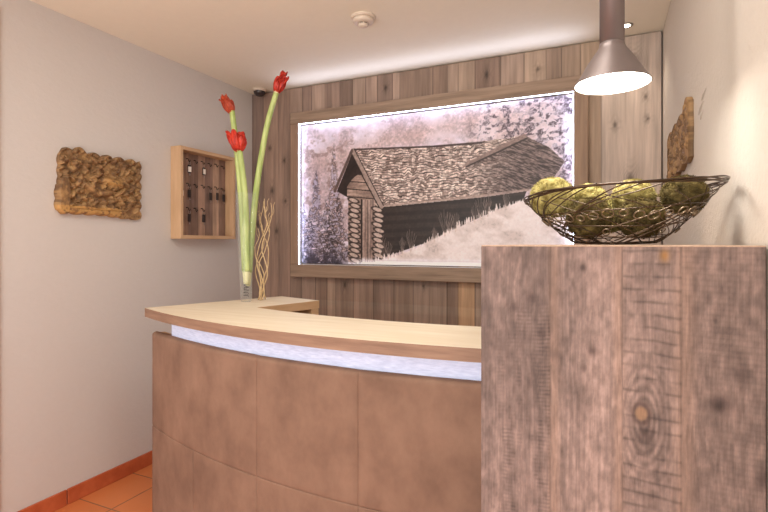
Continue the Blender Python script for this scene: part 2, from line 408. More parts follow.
# faint tree textures left of centre
t2 = sm(-1.25, -1.6, X)*sm(2.12, 1.95, Z)
img = mix(img, A(150, 124, 118), t2*sm(0.5, 0.64, fbm(X*22, Z*30, 61, 5))*0.6)
# spruces on the left
rs = np.random.RandomState(4)
for cx, zt, wd, c in [(-1.985, 1.60, .07, A(104, 92, 104)), (-1.88, 1.83, .085, A(92, 80, 92)), (-1.80, 1.62, .075, A(78, 66, 72)), (-1.735, 1.99, .085, A(120, 98, 92)), (-1.93, 1.55, .08, A(84, 74, 88)), (-1.77, 1.55, .09, A(66, 54, 56)), (-1.83, 1.42, .10, A(120, 100, 98)), (-1.70, 1.66, .10, A(74, 60, 58))]:
    hgt = zt-1.16; q = (zt-Z)/hgt
    tier = 0.95+0.15*np.abs(((q*9) % 1)-0.2)
    wdt = wd*np.clip(q, 0, 1)**0.7*tier*(0.25+1.4*fbm(X*24, Z*38, 71))
    msk = (q > 0)*sm(1.12, 0.75, np.abs(X-cx)/(wdt+1e-4))
    tx = fbm(X*70+cx*9, Z*70, 77, 3)
    img = mix(img, c*(0.8), msk*0.7*sm(0.30, 0.5, tx)); img = mix(img, A(190, 178, 190), msk*sm(0.50, 0.66, tx)*0.8)
low = sm(1.32, 1.17, Z)*sm(-1.55, -1.75, X)
img = mix(img, A(60, 52, 62), low*sm(0.4, 0.55, fbm(X*30, Z*26, 79, 4))*0.8)
# main roof
ridge = lambda x: 1.945+(x+1.586)*(-0.024)
roof = [(-1.590, 1.955), (-1.0, 1.925), (-0.552, 1.934), (-0.445, 1.945), (-0.30, 1.86), (-0.218, 1.771), (-0.30, 1.66), (-0.422, 1.621), (-0.682, 1.598), (-1.0, 1.576), (-1.342, 1.549), (-1.372, 1.563)]
k = inpoly(X, Z+0.006*(vn(X*60, X*0, 5)-.5), roof)
# shingle courses
sh = (Z-(-0.02)*(X))*58+1.3*vn(X*34, Z*30, 88)
row = np.floor(sh); cell = np.floor(X*46+row*0.37+0.8*vn(row*3.1, X*6, 90)); hsh = vn(cell*1.37+0.5, row*2.11+0.5, 93)
fr = sh-row
rc = mix(A(204, 184, 172)+0*X[..., None], A(140, 120, 111), sm(0.3, 0.8, hsh))
rc = rc*(0.78+0.44*fbm(X*40, Z*120, 201, 3))[..., None]*(0.75+0.5*fbm(X*120, Z*220, 203, 2))[..., None]
rc = mix(rc, A(52, 40, 38), sm(0.42, 0.08, fr)*(0.35+0.65*sm(.2,.6,vn(X*30, row*3.3, 95))))
# darker second roof on the right of the diagonal beam
second = sm(0.0, 0.03, (X+0.768)*0.131/0.323*1.0-(Z-1.809))*((X > -0.80))*np.clip(sm(-0.82, -0.45, X)+sm(0.05, 0.0, np.abs((X+0.768)*0.405-(Z-1.80)))*0.6, 0, 1)
rc2 = mix(A(134, 114, 108)+0*X[..., None], A(56, 44, 42), sm(0.36, 0.64, fbm(X*50+Z*36, (Z+0.45*X)*190, 99, 4)))
rc = mix(rc, rc2, second*0.85)
img = np.where(k[..., None], rc, img)
for a_, b_, wd, c in [((-1.586, 1.950), (-1.0, 1.924), .006, A(70, 56, 54)), ((-1.0, 1.924), (-0.70, 1.922), .007, A(66, 52, 50)), ((-0.79, 1.795), (-0.445, 1.940), .013, A(140, 118, 110)), ((-0.79, 1.782), (-0.43, 1.924), .005, A(56, 44, 42)), ((-1.36, 1.556), (-0.682, 1.598), .008, A(168, 146, 134)), ((-0.682, 1.598), (-0.42, 1.622), .008, A(160, 138, 128))]:
    d = segd(X, Z, a_, b_); img = mix(img, c, sm(wd*1.3, wd*0.6, d)*0.9)
# shaded long wall under the eaves
wall = [(-1.372, 1.548), (-0.682, 1.590), (-0.430, 1.615), (-0.45, 1.56), (-0.70, 1.47), (-1.03, 1.32), (-1.30, 1.23), (-1.42, 1.19), (-1.42, 1.50)]
k = inpoly(X, Z, wall)
logs = 0.5+0.5*np.cos((Z-0.03*X)*2*PI/0.055)
wc = mix(A(62, 50, 46)+0*X[..., None], A(50, 40, 37), sm(0.3, 0.9, logs))*(0.85+0.3*n2)[..., None]
img = np.where(k[..., None], wc, img)
# gable: dark inside, boarded below
gable = [(-1.586, 1.935), (-1.372, 1.560), (-1.378, 1.18), (-1.62, 1.18), (-1.62, 1.62), (-1.71, 1.67)]
k = inpoly(X, Z, gable)
gc = A(50, 38, 36)+0*X[..., None]
gc = gc*(0.8+0.5*n2)[..., None]
brd = (Z-0.12*(X+1.5)*-1); bk = np.floor(brd/0.052); bf = brd/0.052-bk
bcol = mix(A(176, 152, 138)+0*X[..., None], A(128, 106, 96), vn(bk*3.3, X*8, 101))*(0.75+0.5*fbm(X*10, Z*90, 103, 3))[..., None]
bcol = mix(bcol, A(48, 36, 34), sm(0.2, 0.05, bf))
low_g = (Z < 1.78-0.10*np.abs((X+1.52)/0.12)**2) & (X > -1.63)
gc = np.where(low_g[..., None], bcol, gc)
# door of upright boards
dr = (X > -1.515) & (X < -1.412) & (Z < 1.60)
dx = (X+1.515)/0.0206; df = dx-np.floor(dx)
dc = mix(A(172, 150, 138)+0*X[..., None], A(136, 114, 104), vn(np.floor(dx)*5.7, Z*3, 107))*(0.75+0.5*fbm(X*90, Z*8, 109, 3))[..., None]
dc = mix(dc, A(56, 44, 42), sm(0.22, 0.06, df))
gc = np.where(dr[..., None], dc, gc)
gc = mix(gc, A(44, 34, 32), sm(0.008, 0.003, np.abs(X+1.519))*(Z < 1.61))
gc = mix(gc, A(44, 34, 32), sm(0.007, 0.003, np.abs(X+1.409))*(Z < 1.61))
img = np.where(k[..., None], gc, img)
# log ends in two stacks
for cx in (-1.572, -1.392):
    for i in range(13):
        zc = 1.60-i*0.034; j = 0.008*math.sin(i*2.3+cx*9)
        d = np.hypot((X-cx-j)/2.1, (Z-zc)*1.25+0.35*(X-cx))
        img = mix(img, A(52, 40, 38), sm(0.026, 0.020, d)*(cx < -1.5 or i > 1)*0.9)
        img = mix(img, A(206, 184, 170), sm(0.0185, 0.013, d)*0.85)
# barge boards
for a_, b_, wd, c in [((-1.588, 1.945), (-1.368, 1.552), .017, A(176, 154, 142)), ((-1.604, 1.925), (-1.388, 1.550), .005, A(52, 40, 38)), ((-1.592, 1.945), (-1.728, 1.672), .013, A(112, 92, 86)), ((-1.575, 1.955), (-1.355, 1.56), .004, A(60, 46, 44))]:
    d = segd(X, Z, a_, b_); img = mix(img, c*(0.9), sm(wd, wd*0.6, d))
# pale meadow rising to the right with grasses against the wall
edge_x = np.array([-1.75, -1.42, -1.30, -1.15, -1.03, -0.88, -0.70, -0.60, -0.47, -0.35, -0.17]); edge_z = np.array([1.14, 1.185, 1.215, 1.265, 1.325, 1.395, 1.465, 1.515, 1.555, 1.60, 1.62])
ez = np.interp(X, edge_x, edge_z)
blades = 0.045*np.maximum(0, vn(X*260+10*Z, Z*9, 111)-0.45)*(0.2+1.2*vn(X*12, Z*0, 113))*1.5
k2 = sm(-0.004, 0.006, ez+blades-Z)
sn = mix(A(222, 207, 200)+0*X[..., None], A(204, 187, 179), sm(0.38, 0.68, fbm(X*9+Z*4, Z*14, 117, 5)))
sn = sn*(0.99+0.02*n3)[..., None]
img = mix(img, sn, k2*(X > -1.75))
for (px, pz, ph) in [(-0.93, 1.37, .15), (-0.90, 1.39, .11), (-0.70, 1.47, .13), (-0.66, 1.49, .10), (-1.22, 1.25, .10), (-1.32, 1.22, .10), (-1.16, 1.27, .13), (-1.00, 1.33, .08), (-0.86, 1.40, .10), (-0.55, 1.53, .08), (-1.36, 1.20, .12), (-0.74, 1.45, .09), (-1.38, 1.25, .14)]:
    for j in range(7):
        an = (j-3)*0.12+0.08*math.sin(j*7+px*30); l = ph*(1-0.09*abs(j-3))
        d = segd(X, Z, (px, pz-0.02), (px+l*math.sin(an), pz+l*math.cos(an)))
        img = mix(img, A(196, 176, 164), sm(0.0022, 0.0006, d)*0.42)
# bright strip of snow at the foot
img = mix(img, A(242, 236, 240), sm(1.235, 1.175, Z+0.02*vn(X*12, Z*3, 119))*sm(-1.72, -1.45, X)*0.85)
img = mix(img, A(208, 194, 190), sm(0.006, 0.002, np.abs(Z-1.192-0.004*vn(X*9, Z*0, 121)))*sm(-1.6, -1.4, X)*0.7)
nz = 0.12*(img.mean(-1) < 190)+0.03; img = img*(1-nz+2*nz*n3)[..., None]*A(0.97, 1.0, 1.04)
img = 128*(np.clip(img, 0, 255)/128)**1.2
mprint = attr_mat('picture_print', 0.4, (300, 300, 300), 0.05, 0.0)
P = np.stack([X-PX, np.full(X.shape, 2.978-PY), Z-PZ], -1)
def pull(v):
    v = v.copy(); v[:, 1] = 2.9935-PY; return v
gridmesh('print_panel', P, img*1.06, mprint, pic, closed_box=pull)

# ------------------------------------------------------------------ reception counter (curved)
AC = (-0.73, 4.425)
def ap(r, deg, z): a = math.radians(deg); return (AC[0]+r*math.sin(a), AC[1]-r*math.cos(a), z)
PXL = -0.263     # left face of the tall pedestal
cb = thing('reception_counter', 'curved reception counter front clad in brown suede panels under the pale worktop', 'counter', (*ap(3.03, -7, 0)[:2], 0))
cx, cy = cb.location.x, cb.location.y
def loc(p): return (p[0]-cx, p[1]-cy, p[2])
def suede_panel(d0, d1, z0, z1, rt):
    bm = NB(); r0 = 3.030; pad = 0.020
    nu = 22; nz = 18; e = 0.004
    us = [0, .002, .006]+[0.006+(1-0.012)*i/nu for i in range(nu+1)][1:-1]+[.994, .998, 1]
    H = z1-z0; vsz = [0, .004, .012]+[0.012+(1-0.012-rt*2/H)*i/nz for i in range(1, nz)]+[1-rt*2/H, 1-rt*1.2/H, 1-rt*.6/H, 1-rt*.25/H, 1-rt*.08/H, 1]
    W = math.radians(d1-d0)*r0; grid = []
    for vv in vsz:
        row = []
        for uu in us:
            du = min(uu, 1-uu)*W; dl = vv*H; dt = (1-vv)*H
            f = 1-max(0, 1-du/e)**2*0.12
            if z0 > 0.1: f *= 1-max(0, 1-dl/e)**2*0.10
            f *= math.sqrt(max(0, 1-max(0, 1-dt/rt)**2)) if rt > 0.005 else 1-max(0, 1-dt/e)**2*0.10
            puff = 0.003*math.sin(PI*uu)*math.sin(PI*min(1, vv))
            row.append(bm.verts.new(loc(ap(r0+pad*f+puff, d0+(d1-d0)*uu, z0+H*vv))))
        grid.append(row)
    for i in range(len(grid)-1):
        for j in range(len(us)-1): bm.faces.new((grid[i][j], grid[i][j+1], grid[i+1][j+1], grid[i+1][j]))
    # side returns and back
    bk = [bm.verts.new(loc(ap(r0-0.002, d0, z0))), bm.verts.new(loc(ap(r0-0.002, d1, z0))), bm.verts.new(loc(ap(r0-0.002, d1, z1))), bm.verts.new(loc(ap(r0-0.002, d0, z1)))]
    bm.faces.new([bk[0]]+[row[0] for row in grid]+[bk[3]]); bm.faces.new([bk[1]]+[row[-1] for row in grid]+[bk[2]])
    bm.faces.new([bk[3]]+grid[-1]+[bk[2]])
    return obj('suede_panel', bm, M['suede'], cb, smooth=True)
seams = [-22.3, -7.6, 0.3, 8.55]
for d0, d1 in zip(seams[:-1], seams[1:]): suede_panel(d0, d1, 0.4805, 0.905, 0.012)
seams = [-22.3, -14.9, -7.6, 0.3, 8.55]
for d0, d1 in zip(seams[:-1], seams[1:]): suede_panel(d0, d1, 0.0, 0.4795, 0.004)
def arcslab(bm, r0, r1, d0, d1, z0, z1, n=48):
    g = []
    for i in range(n+1):
        d = d0+(d1-d0)*i/n
        g.append([bm.verts.new(loc(ap(r, d, z))) for r, z in ((r1, z0), (r1, z1), (r0, z1), (r0, z0))])
    for i in range(n):
        for k_ in range(4): bm.faces.new((g[i][k_], g[i+1][k_], g[i+1][(k_+1) % 4], g[i][(k_+1) % 4]))
    bm.faces.new(g[0]); bm.faces.new(g[-1][::-1]); return bm
obj('carcass', arcslab(NB(), 2.995, 3.026, -22.2, 8.6, 0.0, 0.900), M['oak_side'], cb)
obj('glow_strip', arcslab(NB(), 3.000, 3.022, -19.4, 8.6, 0.901, 0.964), M['glow_strip'], cb)

# worktop: one curved board with the return leg
top = []
for i in range(61): top.append(ap(3.058, -23.8+(8.75+23.8)*i/60, 0)[:2])
top.append((PXL-0.0015, top[-1][1]+0.0044)); top.append((PXL-0.0015, 1.783))
for i in range(41): top.append(ap(2.683, 9.9+(-16.6-9.9)*i/40, 0)[:2])
top += [(-1.499, 1.851), (-1.379, 2.216), (-1.687, 2.308)]
top = [(x-cx, y-cy) for i, (x, y) in enumerate(top) if i == 0 or (x, y) != top[i-1]]
o = obj('worktop', prism(NB(), top, 0.0, 0.041), M['oak_top'], bevel=0.0044)
o.location = (cx, cy, 0.966)
o.data.materials.append(M['oak_edge']); o.data.materials.append(M['oak_side'])
for p in o.data.polygons: p.material_index = 0 if abs(p.normal.z) > 0.5 else (1 if math.hypot(p.center.x+cx-AC[0], p.center.y+cy-AC[1]) > 3.0 else 2)
tag(o, 'pale oak curved counter worktop with a short return towards the plank wall', 'worktop')
# return cabinet under the leg of the worktop
rc_ = thing('open_cabinet', 'open oak cabinet under the short return of the worktop behind the vase', 'cabinet', (-1.56, 2.1, 0))
def rp(pts, z0, z1, name):
    obj(name, prism(NB(), [(x+1.56, y-2.1) for x, y in pts], z0, z1), M['oak_side'], rc_, bevel=0.002)
def lerp2(a, b, t): return (a[0]+(b[0]-a[0])*t, a[1]+(b[1]-a[1])*t)
q0, q1, q2, q3 = (-1.805, 1.985), (-1.499, 1.868), (-1.381, 2.213), (-1.684, 2.303)
rp([lerp2(q1, q2, .87), q2, q3, lerp2(q0, q3, .87)], 0, 0.9655, 'end_panel')
rp([lerp2(q0, q1, .02), lerp2(q0, q1, .08), lerp2(lerp2(q3, q2, .08), lerp2(q0, q1, .08), .14), lerp2(lerp2(q3, q2, .02), lerp2(q0, q1, .02), .14)], 0, 0.9655, 'back_panel')
rp([lerp2(q0, q1, .085), lerp2(q1, q2, .0), lerp2(q1, q2, .86), lerp2(lerp2(q3, q2, .085), lerp2(q0, q1, .085), .14)], 0.86, 0.885, 'shelf')

# ------------------------------------------------------------------ tall plank pedestal on the right
pt = 1.3032
px0, px1, py0, py1 = PXL, 0.268, 1.12, 1.80
ped = thing('plank_pedestal', 'tall grey-brown sawn plank pedestal carrying the wire bowl beside the right wall', 'pedestal', (0.0, 1.46, 0))
xs = np.linspace(px0, px1, 236); zs = np.concatenate([np.linspace(0, 0.66, 20), np.arange(0.665, pt-0.003, 0.0025), [pt-0.003]])
X, Z = np.meshgrid(xs, zs)
pe = [px0-.01, -0.1123, 0.0285, 0.133, px1+.01]
pc = [(122, 105, 100), (130, 112, 106), (134, 115, 108), (127, 108, 100)]
col, edge = planks(X, pe, pc, 3)
kn = [(-0.047, 1.256, .006, .6), (-0.188, 1.166, .010, .4), (-0.152, 1.188, .012, .4), (-0.102, 1.066, .012, .3), (-0.028, 1.082, .009, .6), (0.063, .963, .011, .0), (0.194, .996, .010, .75), (0.205, 1.003, .016, .4), (0.231, 1.060, .012, .35), (0.265, .87, .014, .5), (0.072, .922, .013, .55), (-0.045, 1.045, .006, .4), (-0.13, 1.11, .010, .3)]
wx = X.copy()
for kx, kz, kr, ks in kn:
    d = np.hypot(X-kx, (Z-kz)*0.45); ww = np.exp(-(d/(kr*2.6))**2)
    wx = wx*(1-ww)+ww*(kx+d*0.9)
wx = wx+0.010*fbm(X*10, Z*2.0, 131)
g1 = fbm(wx*150, Z*3.0, 133, 4); g2 = fbm(wx*45, Z*1.5, 135, 3); g3 = fbm(X*9, Z*5, 137, 4)
g4 = fbm(X*90, Z*50, 139, 5)
col = mix(col, A0(134, 114, 107), 0.4+0*X)*1.05*(0.84+0.32*g1)[..., None]*(0.88+0.24*g2)[..., None]*(0.78+0.44*g3)[..., None]*(0.76+0.48*g4)[..., None]
# warm lighter bands beside joints, straight saw marks on the third board, fine ones on the first
warmb = np.zeros(X.shape)
for e_, wd in ((-0.105, .012), (0.022, .010), (0.137, .018)): warmb += np.exp(-((X-e_)/wd)**2)
col = mix(col, A(186, 150, 128)*(0.85+0.3*g1)[..., None], np.clip(warmb, 0, 1)*0.35)
s3 = (X > 0.0285) & (X < 0.133)
ln = (Z+0.06*(X-0.08)+0.006*vn(X*24, Z*8, 141))/0.0259; lf = np.abs(ln-np.round(ln))*0.0259
col = col*(1-0.21*s3*np.exp(-(lf/0.0028)**2)*(0.25+0.8*sm(.25,.6,vn(X*50, Z*60, 143))))[..., None]
s1 = sm(-0.24, -0.20, X)*(X < -0.1123)*sm(1.20, 1.12, Z)*sm(.35, .6, fbm(X*25, Z*6, 153))
ln = (Z-0.05*X+0.002*vn(X*60, Z*30, 154))/0.0085; lf = np.abs(ln-np.round(ln))*0.0085
col = col*(1-0.20*s1*sm(0.0028, 0.001, lf)*vn(X*90, Z*60, 155))[..., None]
ln = (Z+0.04*X)/0.011; lf = np.abs(ln-np.round(ln))*0.011
col = col*(1-0.06*(X > 0.133)*sm(0.003, 0.001, lf)*vn(X*20, Z*10, 151))[..., None]
rings = 0.5+0.5*np.cos(np.hypot((X-0.068)*1.0, (Z-0.950)*0.42)/0.0042*2*PI/2.2)
rw = s3*np.exp(-(np.hypot(X-0.070, (Z-0.945)*0.35)/0.042)**2)
col = col*(1-0.26*rings*rw)[..., None]
for kx, kz, kr, ks in kn:
    d = np.hypot((X-kx), (Z-kz)*0.85); col = mix(col, A(56, 44, 42), ks*np.exp(-(d/kr)**2))
d = np.hypot(X-0.063, (Z-0.963)*0.8); col = mix(col, A(160, 126, 98), sm(0.014, 0.009, d)*0.85); col = mix(col, A(84, 66, 60), np.exp(-((d-0.015)/0.0044)**2)*0.6)
d = np.hypot((X-0.104)*1.5, Z-1.283); col = mix(col, A(160, 110, 50), np.exp(-(d/0.012)**2)*0.7)
col = col*(1-0.12*sm(0.0025, 0.0006, edge))[..., None]
P = np.stack([X, py0+0.0015*sm(0.003, 0.0, edge)-1.46+0.0008*(g1-0.5), Z], -1)
def pull(v):
    v = v.copy(); v[:, 1] = py0+0.022-1.46; return v
gridmesh('front_panel', P, col, M['pillar_wood'], ped, smooth=False, closed_box=pull)
def sidepanel(x, name):
    ys_ = np.linspace(py0+0.023, py1, 90); zs_ = np.linspace(0, pt-0.003, 120); Yg, Zg = np.meshgrid(ys_, zs_)
    c, e = planks(Yg, [1.0, 1.27, 1.42, 1.55, 1.68, 2.0], pc, 1)
    c = c*(0.7+0.6*fbm(Yg*90, Zg*3, 161))[..., None]; c = c*(1-0.4*sm(0.003, 0.0, e))[..., None]
    def pl(v):
        v = v.copy(); v[:, 0] += 0.02 if x < 0 else -0.02; return v
    gridmesh(name, np.stack([np.full(Yg.shape, x), Yg-1.46, Zg], -1), c, M['pillar_wood'], ped, smooth=False, closed_box=pl)
sidepanel(px0, 'side_panel'); sidepanel(px1, 'side_panel')
M['top_edge'] = mat('pedestal_top_wood', (178, 150, 130), 0.6, scale=(120, 8, 120), rgb2=(206, 178, 154), bump=0.2)
obj('top_board', box(NB(), px0, px1, py0-1.46, py1-1.46, pt-0.003, pt), M['top_edge'], ped, bevel=0.001)

# ------------------------------------------------------------------ wire bowl with moss balls
BX, BY = 0.017, 1.345
bowl = thing('wire_bowl', 'wide bronze wire bowl full of moss balls on the plank pedestal', 'bowl', (BX, BY, pt))
def rim_r(t):   # t = angle, 0 = towards the right wall
    return 0.222+0.008*math.cos(t)+0.004*math.cos(2*t+0.5)
def rim_z(t): return 0.133+0.014*math.cos(t-0.1)+0.003*math.cos(3*t)
def bp_(t, s):  # s: 0 bottom centre .. 1 rim
    rb = 0.092; R_ = rim_r(t); zr = rim_z(t)
    if s < 0.3: r = rb*s/0.3; z = 0.002+0.004*(s/0.3)**2
    else:
        q = (s-0.3)/0.7; r = rb+(R_-rb)*q**(0.92); z = 0.006+(zr-0.006)*q**1.12
    return Vector((r*math.cos(t), r*math.sin(t), z))
rnd_ = random.Random(11)
bm = NB()
for j in range(4):
    ph = j*1.7
    tube(bm, [bp_(2*PI*i/120, 0.985+0.014*math.sin(3*2*PI*i/120+ph))*1.0+Vector((0, 0, 0.0025*math.sin(5*2*PI*i/120+ph))) for i in range(120)], 0.0018, 6, closed=True)
obj('rim', bm, M['wire'], bowl, smooth=True)
bm = NB()
for j in range(26):                     # strands sweeping down in long slants
    t0 = 2*PI*j/30+rnd_.uniform(-.08, .08); sweep = rnd_.uniform(1.5, 2.3); s1 = rnd_.uniform(0.12, 0.42); a0 = rnd_.uniform(0, 6)
    tube(bm, [bp_(t0-sweep*(i/26), 0.99-(0.99-s1)*(i/26)**1.1+0.012*math.sin(a0+i*0.5)) for i in range(27)], 0.0015, 5)
for j in range(12):                     # slower strands the other way
    t0 = 2*PI*j/12+rnd_.uniform(-.2, .2); sweep = rnd_.uniform(1.0, 2.0); a0 = rnd_.uniform(0, 6)
    tube(bm, [bp_(t0+sweep*(i/26), 0.9-0.6*(i/26)+0.015*math.sin(a0+i*0.4)) for i in range(27)], 0.0011, 5)
for s in (0.30, 0.40, 0.55, 0.74):
    a0 = rnd_.uniform(0, 6)
    tube(bm, [bp_(2*PI*i/90, s+0.02*math.sin(2*2*PI*i/90+a0)) for i in range(90)], 0.0014, 5, closed=True)
for j in range(6):
    a0 = PI*j/6
    tube(bm, [bp_(a0 if k_ < 0 else a0+PI, abs(k_)/10*0.3) for k_ in range(-10, 11)], 0.0012, 5)
obj('wire_mesh', bm, M['wire'], bowl, smooth=True)
def loop(t, s, r, rad):
    c = bp_(t, s); e1 = (bp_(t+0.03, s)-c).normalized(); e2 = (bp_(t, s+0.03)-c).normalized(); nn = e1.cross(e2)
    if nn.dot(Vector((math.cos(t), math.sin(t), -0.5))) < 0: nn = -nn
    bm = NB(); tube(bm, [nn*0.004+(e1*math.cos(a)+e2*math.sin(a))*r for a in [2*PI*i/18 for i in range(18)]], rad, 6, closed=True)
    o = obj('wire_loop', bm, M['wire_bright'], bowl, smooth=True); o.location = c
for j in range(34): loop(2*PI*j/34, 0.68+0.02*math.sin(j*1.3), 0.0105+0.002*math.sin(j*2.1), 0.0016)      # band of small loops
for j in range(7): loop(2*PI*(j+rnd_.uniform(-.3, .3))/7, 0.48, 0.008, 0.0012)

def moss_ball(loc_, r, seed, label, m):
    rr = random.Random(seed); rs_ = np.random.RandomState(seed)
    bm = NB(); bmesh.ops.create_icosphere(bm, subdivisions=5, radius=1)
    from mathutils import noise
    off = Vector((seed*3.7, seed*1.3, 0))
    for v in bm.verts:
        n_ = v.co.normalized()
        k_ = 1+0.12*noise.noise(n_*2.2+off)+0.06*noise.noise(n_*5+off)+0.04*noise.noise(n_*12+off)+0.05*noise.noise(n_*32+off)
        v.co = n_*r*k_
        v.co.z *= 0.92
    bm.verts.ensure_lookup_table()
    # sprigs of moss
    for i in range(5200):
        d = Vector(rs_.normal(size=3)).normalized(); p = d*r*(0.99); p.z *= 0.92
        q = (d+Vector(rs_.normal(size=3))*0.6).normalized(); l = r*rr.uniform(0.06, 0.17); sd = q.orthogonal().normalized()*0.0009
        a = bm.verts.new(p-sd); b_ = bm.verts.new(p+sd); c = bm.verts.new(p+q*l); bm.faces.new((a, b_, c))
    me = bpy.data.meshes.new('moss_ball'); bm.to_mesh(me); bm.free()
    o = link('moss_ball', me, m, None, smooth=True); o.location = loc_
    tag(o, label, 'moss ball', 'moss balls in the wire bowl')
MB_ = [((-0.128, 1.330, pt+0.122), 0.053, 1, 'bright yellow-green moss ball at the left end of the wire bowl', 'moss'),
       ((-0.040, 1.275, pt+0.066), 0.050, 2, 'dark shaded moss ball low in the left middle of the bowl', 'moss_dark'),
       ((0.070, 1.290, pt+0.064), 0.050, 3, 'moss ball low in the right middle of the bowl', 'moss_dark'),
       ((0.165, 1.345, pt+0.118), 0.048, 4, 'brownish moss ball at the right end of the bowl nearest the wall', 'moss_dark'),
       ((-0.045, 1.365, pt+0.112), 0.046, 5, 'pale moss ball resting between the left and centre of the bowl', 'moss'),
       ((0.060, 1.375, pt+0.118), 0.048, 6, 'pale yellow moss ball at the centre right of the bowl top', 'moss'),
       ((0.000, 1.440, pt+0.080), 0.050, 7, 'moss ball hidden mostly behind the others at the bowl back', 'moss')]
for l_, r_, s_, lb, mm in MB_: moss_ball(l_, r_, s_, lb, M[mm])

# ------------------------------------------------------------------ pendant lamp
lx, ly = 0.0112, 1.345
zr, zt = 1.702, 1.793
pl = thing('pendant_lamp', 'grey metal pendant lamp with glowing conical shade above the wire bowl', 'lamp', (lx, ly, ZC))
def lz(z): return z-ZC
bm = NB()
outer = [(0.0285, lz(zt+0.010)), (0.0292, lz(zt+0.002)), (0.0335, lz(zt-0.006)), (0.0405, lz(zt-0.016)), (0.057, lz(zt-0.040)), (0.0755, lz(zr+0.018)), (0.0875, lz(zr+0.002)), (0.0885, lz(zr))]
inner = [(0.0870, lz(zr)), (0.0735, lz(zr+0.018)), (0.055, lz(zt-0.041)), (0.040, lz(zt-0.018))]
lathe(bm, outer, 72); o = obj('lamp_shade', bm, M['metal_lamp'], pl, smooth=True)
md = o.modifiers.new('thick', 'SOLIDIFY'); md.thickness = 0.0015; md.offset = 0
M['shade_in'] = mat('shade_white', (240, 235, 225), 0.5, var=0.01)
obj('reflector', lathe(NB(), inner, 72), M['shade_in'], pl, smooth=True)
bm = NB(); lathe(bm, [(0.0, lz(zr+0.012)), (0.0755, lz(zr+0.012)), (0.0760, lz(zr+0.0135)), (0, lz(zr+0.0135))], 72)
obj('diffuser', bm, M['bulb'], pl)
bm = NB(); lathe(bm, [(0, lz(zt+0.004)), (0.0285, lz(zt+0.004)), (0.0285, -0.012), (0, -0.012)], 48); obj('tube', bm, M['metal_lamp'], pl, smooth=False)
for p in pl.children[-1].data.polygons: p.use_smooth = abs(p.normal.z) < 0.5
bm = NB(); lathe(bm, [(0, -0.012), (0.045, -0.012), (0.045, 0), (0, 0)], 48); obj('ceiling_rose', bm, M['metal_lamp'], pl)

# ------------------------------------------------------------------ ceiling fittings
t = thing('smoke_detector', 'round cream smoke detector on the ceiling', 'smoke detector', (-1.115, 2.205, ZC))
bm = NB(); lathe(bm, [(0, 0), (0.060, 0), (0.060, -0.010), (0.057, -0.014), (0, -0.014)], 48); obj('base', bm, M['white_plastic'], t, smooth=False, bevel=0.001)
bm = NB(); lathe(bm, [(0, -0.014), (0.052, -0.014), (0.053, -0.026), (0.046, -0.034), (0.030, -0.036), (0, -0.036)], 48); obj('body', bm, M['white_plastic'], t, smooth=True)
bm = NB(); lathe(bm, [(0.0, -0.036), (0.022, -0.036), (0.022, -0.041), (0, -0.041)], 32); obj('sensor_slot', bm, M['dark_plastic'], t)
bm = NB(); lathe(bm, [(0.0, -0.041), (0.026, -0.041), (0.024, -0.050), (0.016, -0.054), (0, -0.055)], 32)
for k_ in range(6):
    a = k_*PI/3; tube(bm, [(0.021*math.cos(a), 0.021*math.sin(a), -0.034), (0.021*math.cos(a), 0.021*math.sin(a), -0.043)], 0.003, 6)
obj('sensor_cap', bm, M['white_plastic'], t, smooth=True)
t = thing('dome_camera', 'small dark dome camera on the ceiling above the left end of the planks', 'camera', (-2.335, 2.925, ZC))
bm = NB(); lathe(bm, [(0, 0), (0.047, 0), (0.050, -0.004), (0.050, -0.016), (0.044, -0.020), (0, -0.020)], 40); obj('base', bm, M['white_plastic'], t, smooth=True)
bm = NB(); lathe(bm, [(0.043, -0.0205)]+[(0.043*math.cos(a), -0.0205-0.036*math.sin(a)) for a in [i*PI/2/10 for i in range(1, 10)]]+[(0, -0.0565)], 40); obj('dome', bm, M['dark_plastic'], t, smooth=True)
t = thing('downlight', 'tiny recessed round spotlight in the ceiling beside the pendant tube', 'spotlight', (0.090, 2.86, ZC))
bm = NB(); lathe(bm, [(0.022, -0.0005), (0.034, -0.0005), (0.034, -0.004), (0.028, -0.007), (0.022, -0.004)], 40, closed=True); obj('ring', bm, M['steel'], t, smooth=True)
bm = NB(); lathe(bm, [(0, -0.0005), (0.0215, -0.0005), (0.0215, -0.0044), (0, -0.0044)], 32); obj('lens', bm, M['spot'], t)
l = bpy.data.lights.new('downlight_lamp', 'SPOT'); l.energy = 5; l.color = (1, 0.86, 0.7); l.spot_size = math.radians(95); l.spot_blend = 0.8; l.shadow_soft_size = 0.02
o = bpy.data.objects.new('downlight_lamp', l); C.objects.link(o); o.parent = t; o.location = (0, 0, -0.012)

